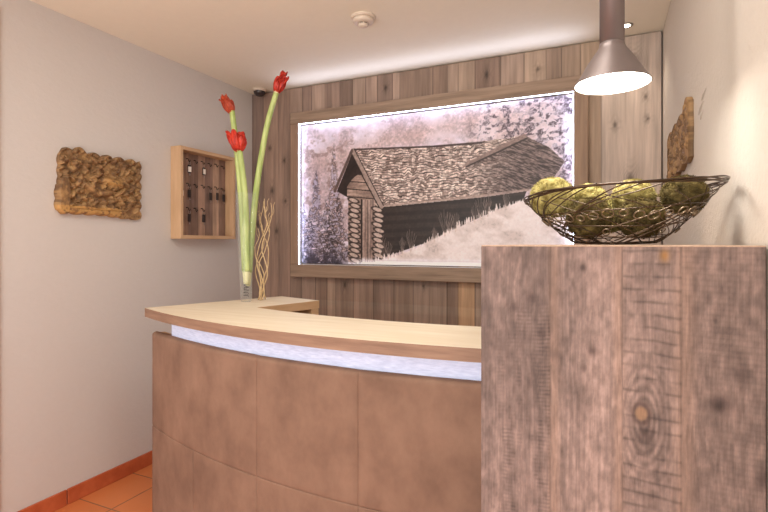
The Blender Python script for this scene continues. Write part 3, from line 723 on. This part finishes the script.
# ------------------------------------------------------------------ carved wooden reliefs
def relief(name, label, W, H, outl, hfun, colf, place, nx=190, ny=130, thick=0.022):
    s = np.linspace(0, 1, nx); t_ = np.linspace(0, 1, ny); S, T = np.meshgrid(s, t_)
    Lx, Rx, Bz, Tz = outl
    Xp = Lx(T)*(1-S)+Rx(T)*S; Zp = Bz(S)*(1-T)+Tz(S)*T
    h = hfun(Xp, Zp, S, T)
    e = np.minimum(np.minimum(S, 1-S)*W, np.minimum(T, 1-T)*H)
    h = thick+(h*1.15-0.012)*sm(0, 0.008, e)
    pos = place(Xp, Zp, h)
    def pl_(v): return place(*pl_.inv(v))
    # back ring: same outline at zero height
    ring0 = place(Xp, Zp, h*0+0.0005)
    idx = np.arange(ny*nx).reshape(ny, nx); ring = np.concatenate([idx[0, :], idx[1:, -1], idx[-1, -2::-1], idx[-2:0:-1, 0]])
    flat = ring0.reshape(-1, 3)[ring]
    o = gridmesh(name, pos, colf(Xp, Zp, S, T, h), M['carve'], smooth=True, closed_box=lambda v: flat)
    tag(o, label, 'wood carving'); return o

rsx = np.random.RandomState(12)
def carve_h(X_, Z_, blobs, base=0.0, amp=1.0):
    h = np.zeros(X_.shape)+base
    for cx_, cz_, a, b_, an, ht, rg in blobs:
        c, s = math.cos(an), math.sin(an); u = ((X_-cx_)*c+(Z_-cz_)*s)/a; v = (-(X_-cx_)*s+(Z_-cz_)*c)/b_
        q = 1-u*u-v*v; d = np.sqrt(np.clip(q, 0, 1))*ht*(1-rg*0.35*np.abs(np.sin(u*9+v*3)))
        h = np.maximum(h, np.where(q > 0, base*0.3+d, 0))
    return h
W, H = 0.47, 0.335
blobs = []
for i in range(230):
    x_, z_ = rsx.uniform(0.01, W-0.01), rsx.uniform(0.03, H-0.005)
    blobs.append((x_, z_, rsx.uniform(.012, .030), rsx.uniform(.007, .014), rsx.uniform(-1.2, 1.2), rsx.uniform(.012, .030), rsx.uniform(0, 1)))
blobs += [(0.285, 0.175, .075, .022, -.22, .034, .1), (0.245, 0.115, .060, .022, .12, .034, .1), (0.33, 0.125, .05, .014, .6, .030, .2), (0.16, 0.13, .07, .016, -.65, .030, .1), (0.10, 0.17, .045, .015, 1.2, .030, .3), (0.40, 0.08, .05, .02, 1.0, .028, .8), (0.19, 0.20, .05, .013, .4, .028, .3)]
holes = [(0.135, 0.275), (0.120, 0.225), (0.168, 0.232), (0.240, 0.222), (0.073, 0.055), (0.225, 0.275), (0.33, 0.23), (0.40, 0.19), (0.26, 0.145), (0.36, 0.10)]
def hL(X_, Z_, S, T):
    h = carve_h(X_, Z_, blobs, 0.004)
    ledge = sm(0.040, 0.034, Z_+0.006*np.sin(X_*40))*(X_ < 0.33)+sm(0.050, 0.044, X_+0.004*np.sin(Z_*50))*(Z_ < 0.17)
    h = np.maximum(h, 0.026*np.clip(ledge, 0, 1)*(1-0.25*sm(0.003, 0.0, np.abs(Z_-0.022))*(X_ > .08)))
    for a, b_ in holes: h = h*(1-0.98*sm(0.013, 0.007, np.hypot(X_-a, Z_-b_)))
    return h+0.0025*fbm(X_*160, Z_*160, 171, 3)
def cL(X_, Z_, S, T, h):
    c = mix(A(136, 104, 70)+0*X_[..., None], A(172, 136, 92), sm(0.35, 0.65, fbm(X_*30, Z_*30, 175)))
    c = mix(c, A(206, 158, 92), sm(0.040, 0.034, Z_)*sm(0.36, 0.3, X_)*0.7)
    c = mix(c, A(206, 160, 96), np.exp(-(((X_-.285)/.08)**2+((Z_-.175)/.03)**2))*0.7)
    c = mix(c, A(96, 70, 50), sm(0.52, 0.7, fbm(X_*55, Z_*55, 177, 4))*0.6)
    return c
def sc_(f, n, a, ph): return lambda q: f+a*np.abs(np.sin(q*PI*n+ph))
outl = (lambda q: 0.006-0.006*np.abs(np.sin(q*PI*5))-0.012*(q < 0.45)*sm(0.5, 0.4, q),
        lambda q: W-0.014+0.014*np.abs(np.sin(q*PI*6+.4)),
        lambda q: 0.000-0.007*np.abs(np.sin(q*PI*7))-0.012*sm(0.45, 0.9, q)+0.014*sm(0.06, 0, q),
        lambda q: H-0.032+0.020*np.abs(np.sin(q*PI*6.2+.3))+0.016*np.exp(-((q-.2)/.09)**2)-0.020*sm(0.05, 0, q))
def placeL(X_, Z_, h): return np.stack([XL+h, 1.535+X_, 1.460+Z_], -1)
relief('carved_relief', 'square ochre carved wooden relief with scalloped edges on the left wall', W, H, outl, hL, cL, placeL)

W2, H2 = 0.58, 0.225
blobs2 = [(rsx.uniform(0, W2), rsx.uniform(0, H2), rsx.uniform(.02, .045), rsx.uniform(.008, .016), rsx.uniform(.2, 1.1), rsx.uniform(.004, .014), rsx.uniform(0, 1)) for i in range(120)]
def hR(X_, Z_, S, T): return carve_h(X_, Z_, blobs2, 0.004)+0.003*fbm(X_*140, Z_*140, 181, 3)
def cR(X_, Z_, S, T, h):
    c = mix(A(116, 88, 58)+0*X_[..., None], A(160, 126, 86), sm(0.4, 0.6, fbm(X_*24, Z_*40, 183)))
    return mix(c, A(222, 184, 130), sm(0.06, 0.0, X_)*sm(0.20, 0.225, Z_)*0.9)  # near top corner painted paler, as a carved block catching light
outr = (lambda q: 0.004*np.sin(q*9), lambda q: W2-0.01+0.012*np.abs(np.sin(q*PI*4)),
        lambda q: 0.006-0.012*np.abs(np.sin(q*PI*4))-0.012*sm(.15, .5, q), lambda q: H2-0.040+0.030*np.exp(-((q-.10)/.12)**2)-0.02*(q>.5)*(q-.5)+0.012*np.abs(np.sin(q*PI*4)))
def placeR(X_, Z_, h): return np.stack([XR-h*0.9-0.02*X_, 2.555-(W2-(W2-X_))*1.0+0*X_, 1.607+Z_], -1)
def placeR(X_, Z_, h): return np.stack([XR-h*(0.75+0.6*X_), 1.975+X_, 1.600+Z_], -1)
relief('carved_relief', 'narrow ochre carved wooden relief seen edge-on on the right wall', W2, H2, outr, hR, cR, placeR)

# ------------------------------------------------------------------ key box with hooks and key fobs
kb = thing('key_box', 'shallow pale oak key box with dark plank back on the left wall', 'key box', (XL, 2.475, 1.625))
y0, y1, z0, z1, dp, th = -0.245, 0.245, -0.288, 0.285, 0.085, 0.022
bm = NB(); box(bm, 0.0005, dp, y0, y0+th, z0, z1); obj('frame_side', bm, M['oak_box'], kb, bevel=0.0015)
bm = NB(); box(bm, 0.0005, dp, y1-th, y1, z0, z1); obj('frame_side', bm, M['oak_box'], kb, bevel=0.0015)
bm = NB(); box(bm, 0.0005, dp, y0+th, y1-th, z1-th, z1); obj('frame_top', bm, M['oak_box'], kb, bevel=0.0015)
bm = NB(); box(bm, 0.0005, dp, y0+th, y1-th, z0, z0+th); obj('frame_bottom', bm, M['oak_box'], kb, bevel=0.0015)
ys_ = np.linspace(y0+th, y1-th, 120); zs_ = np.linspace(z0+th, z1-th, 120); Yg, Zg = np.meshgrid(ys_, zs_)
c, e = planks(Yg, [-.3, -.11, -.03, .03, .10, .16, .3], [(122, 98, 84), (104, 84, 74), (144, 118, 102), (112, 92, 82), (150, 126, 108), (116, 94, 82)], 1)
c = c*1.15*(0.84+0.32*fbm(Yg*80, Zg*5, 191))[..., None]; c = c*1.06*(0.85+0.3*fbm(Yg*14, Zg*9, 193))[..., None]; c = c*(1-0.15*sm(0.003, 0.0, e))[..., None]
def pl(v):
    v = v.copy(); v[:, 0] = 0.001; return v
gridmesh('back_board', np.stack([np.full(Yg.shape, 0.012), Yg, Zg], -1), c, M['wall_wood'], kb, smooth=False, closed_box=pl)
hooks = []
for zz, n in ((0.212, 7), (0.055, 7), (-0.10, 4)):
    for i in range(n): hooks.append((-0.19+0.062*i, zz+0.004*math.sin(i*3)))
def hook_bm():
    bm = NB(); tube(bm, [(0, 0, 0.012), (0.012, 0, 0.012), (0.018, 0, 0.006), (0.018, 0, -0.004), (0.024, 0, -0.010), (0.030, 0, -0.004), (0.031, 0, 0.004)], 0.0024, 6)
    lathe(bm, [(0, 0.009), (0.004, 0.009), (0.004, 0.015), (0, 0.015)], 10, (0.0015, 0, 0)); return bm
hk0 = None
for yy, zz in hooks:
    if hk0 is None: hk0 = obj('hook', hook_bm(), M['blackmetal'], kb, smooth=True); hk = hk0
    else: hk = hk0.copy(); C.objects.link(hk); hk.parent = kb
    hk.location = (0.012, yy, zz)
# key fob: ring, dark leather fob with a pale label, key
def make_fob(full=True):
    t = thing('key_fob', '', 'key fob', (0, 0, 0))
    bm = NB(); tube(bm, [(0, 0.010*math.cos(a), -0.010+0.010*math.sin(a)) for a in [2*PI*i/18 for i in range(18)]], 0.0011, 6, closed=True)
    obj('ring', bm, M['steel'], t, smooth=True)
    bm = NB(); box(bm, -0.004, 0.004, -0.012, 0.012, -0.072, -0.021); obj('fob', bm, M['fob_dark'], t, bevel=0.0044)
    if full:
        bm = NB(); box(bm, 0.004, 0.0048, -0.0115, 0.0115, -0.066, -0.032); obj('label_plate', bm, M['fob_light'], t)
    bm = NB(); tube(bm, [(-0.004, 0.006+0.005*math.cos(a), -0.028+0.006*math.sin(a)) for a in [2*PI*i/12 for i in range(12)]], 0.001, 5, closed=True)
    box(bm, -0.005, -0.0035, 0.0045, 0.0075, -0.088, -0.033); box(bm, -0.005, -0.0035, 0.0075, 0.0105, -0.086, -0.080)
    obj('key', bm, M['steel'], t); return t
fob_w = make_fob(True); fob_d = make_fob(False)
def dup(root):
    r = root.copy(); C.objects.link(r)
    for ch in list(root.children):
        c_ = ch.copy(); C.objects.link(c_); c_.parent = r
    return r
fobs = [(1, 0, True, 'pale-labelled key fob hanging second from left in the top row of the key box'), (3, 0, True, 'pale-labelled key fob hanging at the middle of the top row of the key box'),
        (0, 1, True, 'pale-labelled key fob at the far left of the middle row of the key box'), (1, 2, False, 'key fob hanging alone on the left of the bottom row of the key box'),
        (1, 1, False, 'dark key fob second from left in the middle row of the key box'), (5, 1, False, 'dark key fob second from right in the middle row of the key box'),
        (6, 1, False, 'dark key fob at the far right of the middle row of the key box'), (4, 1, False, 'dark key fob right of centre in the middle row of the key box'),
        (3, 2, False, 'key fob on the rightmost hook of the bottom row of the key box')]
first = {True: fob_w, False: fob_d}; used = set()
for i, row_, full, lb in fobs:
    src = first[full]; o = src if full not in used else dup(src); used.add(full)
    yy, zz = hooks[[0, 7, 14][row_]+i]
    o.location = (XL+0.012+0.024, 2.475+yy, 1.625+zz-0.0075); o.rotation_euler = (0, 0, 0.15*math.sin(i*5+row_)); o['label'] = lb; o['group'] = 'key fobs hanging in the key box'

# ------------------------------------------------------------------ vase, amaryllis stems, twigs
VX, VY, VZ = -1.698, 2.019, 1.0072
RZ = math.radians(24.4)
v_ = thing('glass_vase', 'tall slender clear glass vase with amaryllis stems on the left end of the worktop', 'vase', (VX, VY, VZ), RZ)
bm = NB(); hv = 0.56
def vr(z): return 0.026+0.024*(z/hv)
prof = [(0, 0.0), (0.024, 0.0), (0.026, 0.003)]+[(vr(z), z) for z in np.linspace(0.03, hv, 12)]
lathe(bm, prof, 48); obj('glass', bm, M['glass'], v_, smooth=True)
t = thing('wire_coil', 'dark twisted wire coil in the foot of the glass vase', 'decoration', (VX, VY, VZ+0.0205), RZ)
bm = NB(); tube(bm, [(0.0135*math.cos(a*1.3), 0.0135*math.sin(a*1.3), 0.003+0.0016*a+0.004*math.sin(a*0.7)) for a in [i*0.4 for i in range(110)]], 0.0009, 5)
obj('coil', bm, M['blackmetal'], t, smooth=True)
def petal(bm, base, d, L_, w, side, curl=0.15):
    # one tepal: a cupped pointed leaf with real thickness, leaning outwards along side
    d = d.normalized(); side = (side-d*side.dot(d)).normalized(); nn = d.cross(side); n1_ = 10; g = []
    for i in range(n1_+1):
        q = i/n1_; wd = w*(math.sin(PI*(0.10+0.88*q))**0.65); c = base+d*L_*q+side*(w*0.75*math.sin(PI*min(q*1.1, 1))+curl*L_*q**2.2)
        g.append([bm.verts.new(c+nn*wd*math.cos(a)+side*(0.0022*math.sin(a)-wd*0.45*math.cos(a)**2)) for a in [2*PI*k_/12 for k_ in range(12)]])
    for i in range(n1_):
        for k_ in range(12): bm.faces.new((g[i][k_], g[i][(k_+1) % 12], g[i+1][(k_+1) % 12], g[i+1][k_]))
    bm.faces.new(g[0][::-1]); bm.faces.new(g[-1])
U = 0.005166
def px_(u, v): return ((u-246)*U, 1.307+(243.5-v)*U-VZ)
def flower(label, path, depth, r, buds, mb):
    t = thing('amaryllis', label, 'flower', (VX, VY, VZ+0.0205), RZ, 'amaryllis stems in the glass vase')
    pts = [Vector((px_(u, v)[0], depth+dd, px_(u, v)[1]-0.0205)) for u, v, dd in path]
    cp = catmull(pts, 10); n_ = len(cp)
    lo = [p for p in cp if p.z < 0.14]; hi = [p for p in cp if p.z >= 0.13]
    nl = len(lo)
    bm = NB(); tube(bm, hi, [r*(1.12-0.22*i/len(hi)) for i in range(len(hi))], 14); obj('stem', bm, M['stem'], t, smooth=True)
    bm = NB(); tube(bm, cp[:nl+1], [r*(0.72+0.28*i/nl) for i in range(nl+1)], 14); obj('stem_foot', bm, M['stem_pale'], t, smooth=True)
    tip = cp[-1]; ax = (cp[-1]-cp[-4]).normalized()
    bm = NB(); tube(bm, [tip-ax*0.012, tip, tip+ax*0.014], [r*0.72, r*0.95, r*0.9], 12); obj('bud_sheath', bm, M['stem_pale'] if mb == 'petal_c' else M['stem'], t, smooth=True)
    mm = M['petal_dark'] if mb == 'bud' else M['petal']
    for dx, dy, dz, L_, w_ in buds:
        d = Vector((dx, dy, dz)).normalized()
        bm = NB()
        for k_ in range(5):
            a = k_*2*PI/5+dx*3; s_ = d.orthogonal().normalized(); s_ = Matrix.Rotation(a, 3, d) @ s_
            petal(bm, tip, d, L_*(0.9+0.1*math.sin(k_*2.3)), w_*1.1, s_, -0.10 if mb != 'open' else -0.02)
        obj('bud', bm, mm, t, smooth=True)
flower('half-closed orange-red amaryllis, topmost on the left of the vase', [(245, 284, 0), (243.5, 255, 0), (240.5, 200, 0), (236, 150, 0), (231.5, 113, 0)], 0.012, 0.0155,
       [(-0.75, 0.1, 1, .110, .019), (-0.40, -.2, 1, .108, .020), (-0.5, .3, 1, .090, .017), (-0.1, .1, 1, .075, .014)], 'bud')
flower('open bright red amaryllis, lowest of the three, level with the key box top', [(247.5, 284, 0), (247.5, 250, 0), (246, 200, 0), (243, 170, 0), (240.5, 152, 0)], -0.016, 0.0155,
       [(-0.62, -.2, 1, .125, .021), (0.22, -.2, 1, .105, .023), (-0.22, -.3, 1, .118, .024), (-0.1, .3, 1, .115, .021), (-0.8, .2, .9, .075, .018), (0.5,0,1,.075,.018)], 'open')
flower('red amaryllis bud on the tallest stem leaning right against the ceiling', [(247.5, 286, 0), (250, 250, 0), (254, 200, .01), (259, 160, .02), (266, 120, .03), (274, 90, .04)], 0.010, 0.0155,
       [(0.40, 0, 1, .130, .022), (0.70, -.2, 1, .110, .021), (0.22, -.3, 1, .090, .021), (0.5, .3, 1, .10, .020)], 'petal_c')
# corkscrew willow twigs standing beside the vase
def twig(seed, u0, u1, v1, dep, r, fork=None):
    rr = random.Random(seed); x0, _ = px_(u0, 298); x1, z1_ = px_(u1, v1); pts = []; N = 13; ph = rr.uniform(0, 6)
    for i in range(N):
        q = i/(N-1); env = math.sin(PI*q)**0.6 if i else 0
        pts.append(Vector((x0+(x1-x0)*q+env*0.022*math.sin(ph+q*9)+0.004*rr.uniform(-1, 1)*env, dep+0.012*env*math.cos(ph+q*8), 0.0025+(z1_-0.0025)*q)))
    cp = catmull(pts, 6); bm = NB()
    tube(bm, cp, [r*(1-0.55*i/len(cp)) for i in range(len(cp))], 7)
    for q in (0.72, 0.85):
        i = int(q*len(cp)); p = cp[i]; s_ = rr.choice((-1, 1))
        tube(bm, catmull([p, p+Vector((s_*0.012, .004, .025)), p+Vector((s_*0.010, 0, .055)), p+Vector((s_*0.018, .003, .075))], 4), 0.0012, 5)
    o = obj('willow_twig', bm, M['twig'], None, smooth=True); o.location = (VX, VY, VZ); o.rotation_euler = (0, 0, RZ)
    tag(o, 'curly pale willow twig standing on the worktop just right of the vase', 'twig', 'willow twigs beside the vase')
for a in [(1, 256, 262, 198, 0.045, .0038), (2, 258, 268, 202, 0.060, .0038), (3, 260, 264, 206, 0.05, .0034), (4, 255, 258, 212, 0.07, .0034), (5, 262, 260, 200, 0.075, .0036), (6, 259, 256, 228, 0.035, .0032)]: twig(*a)
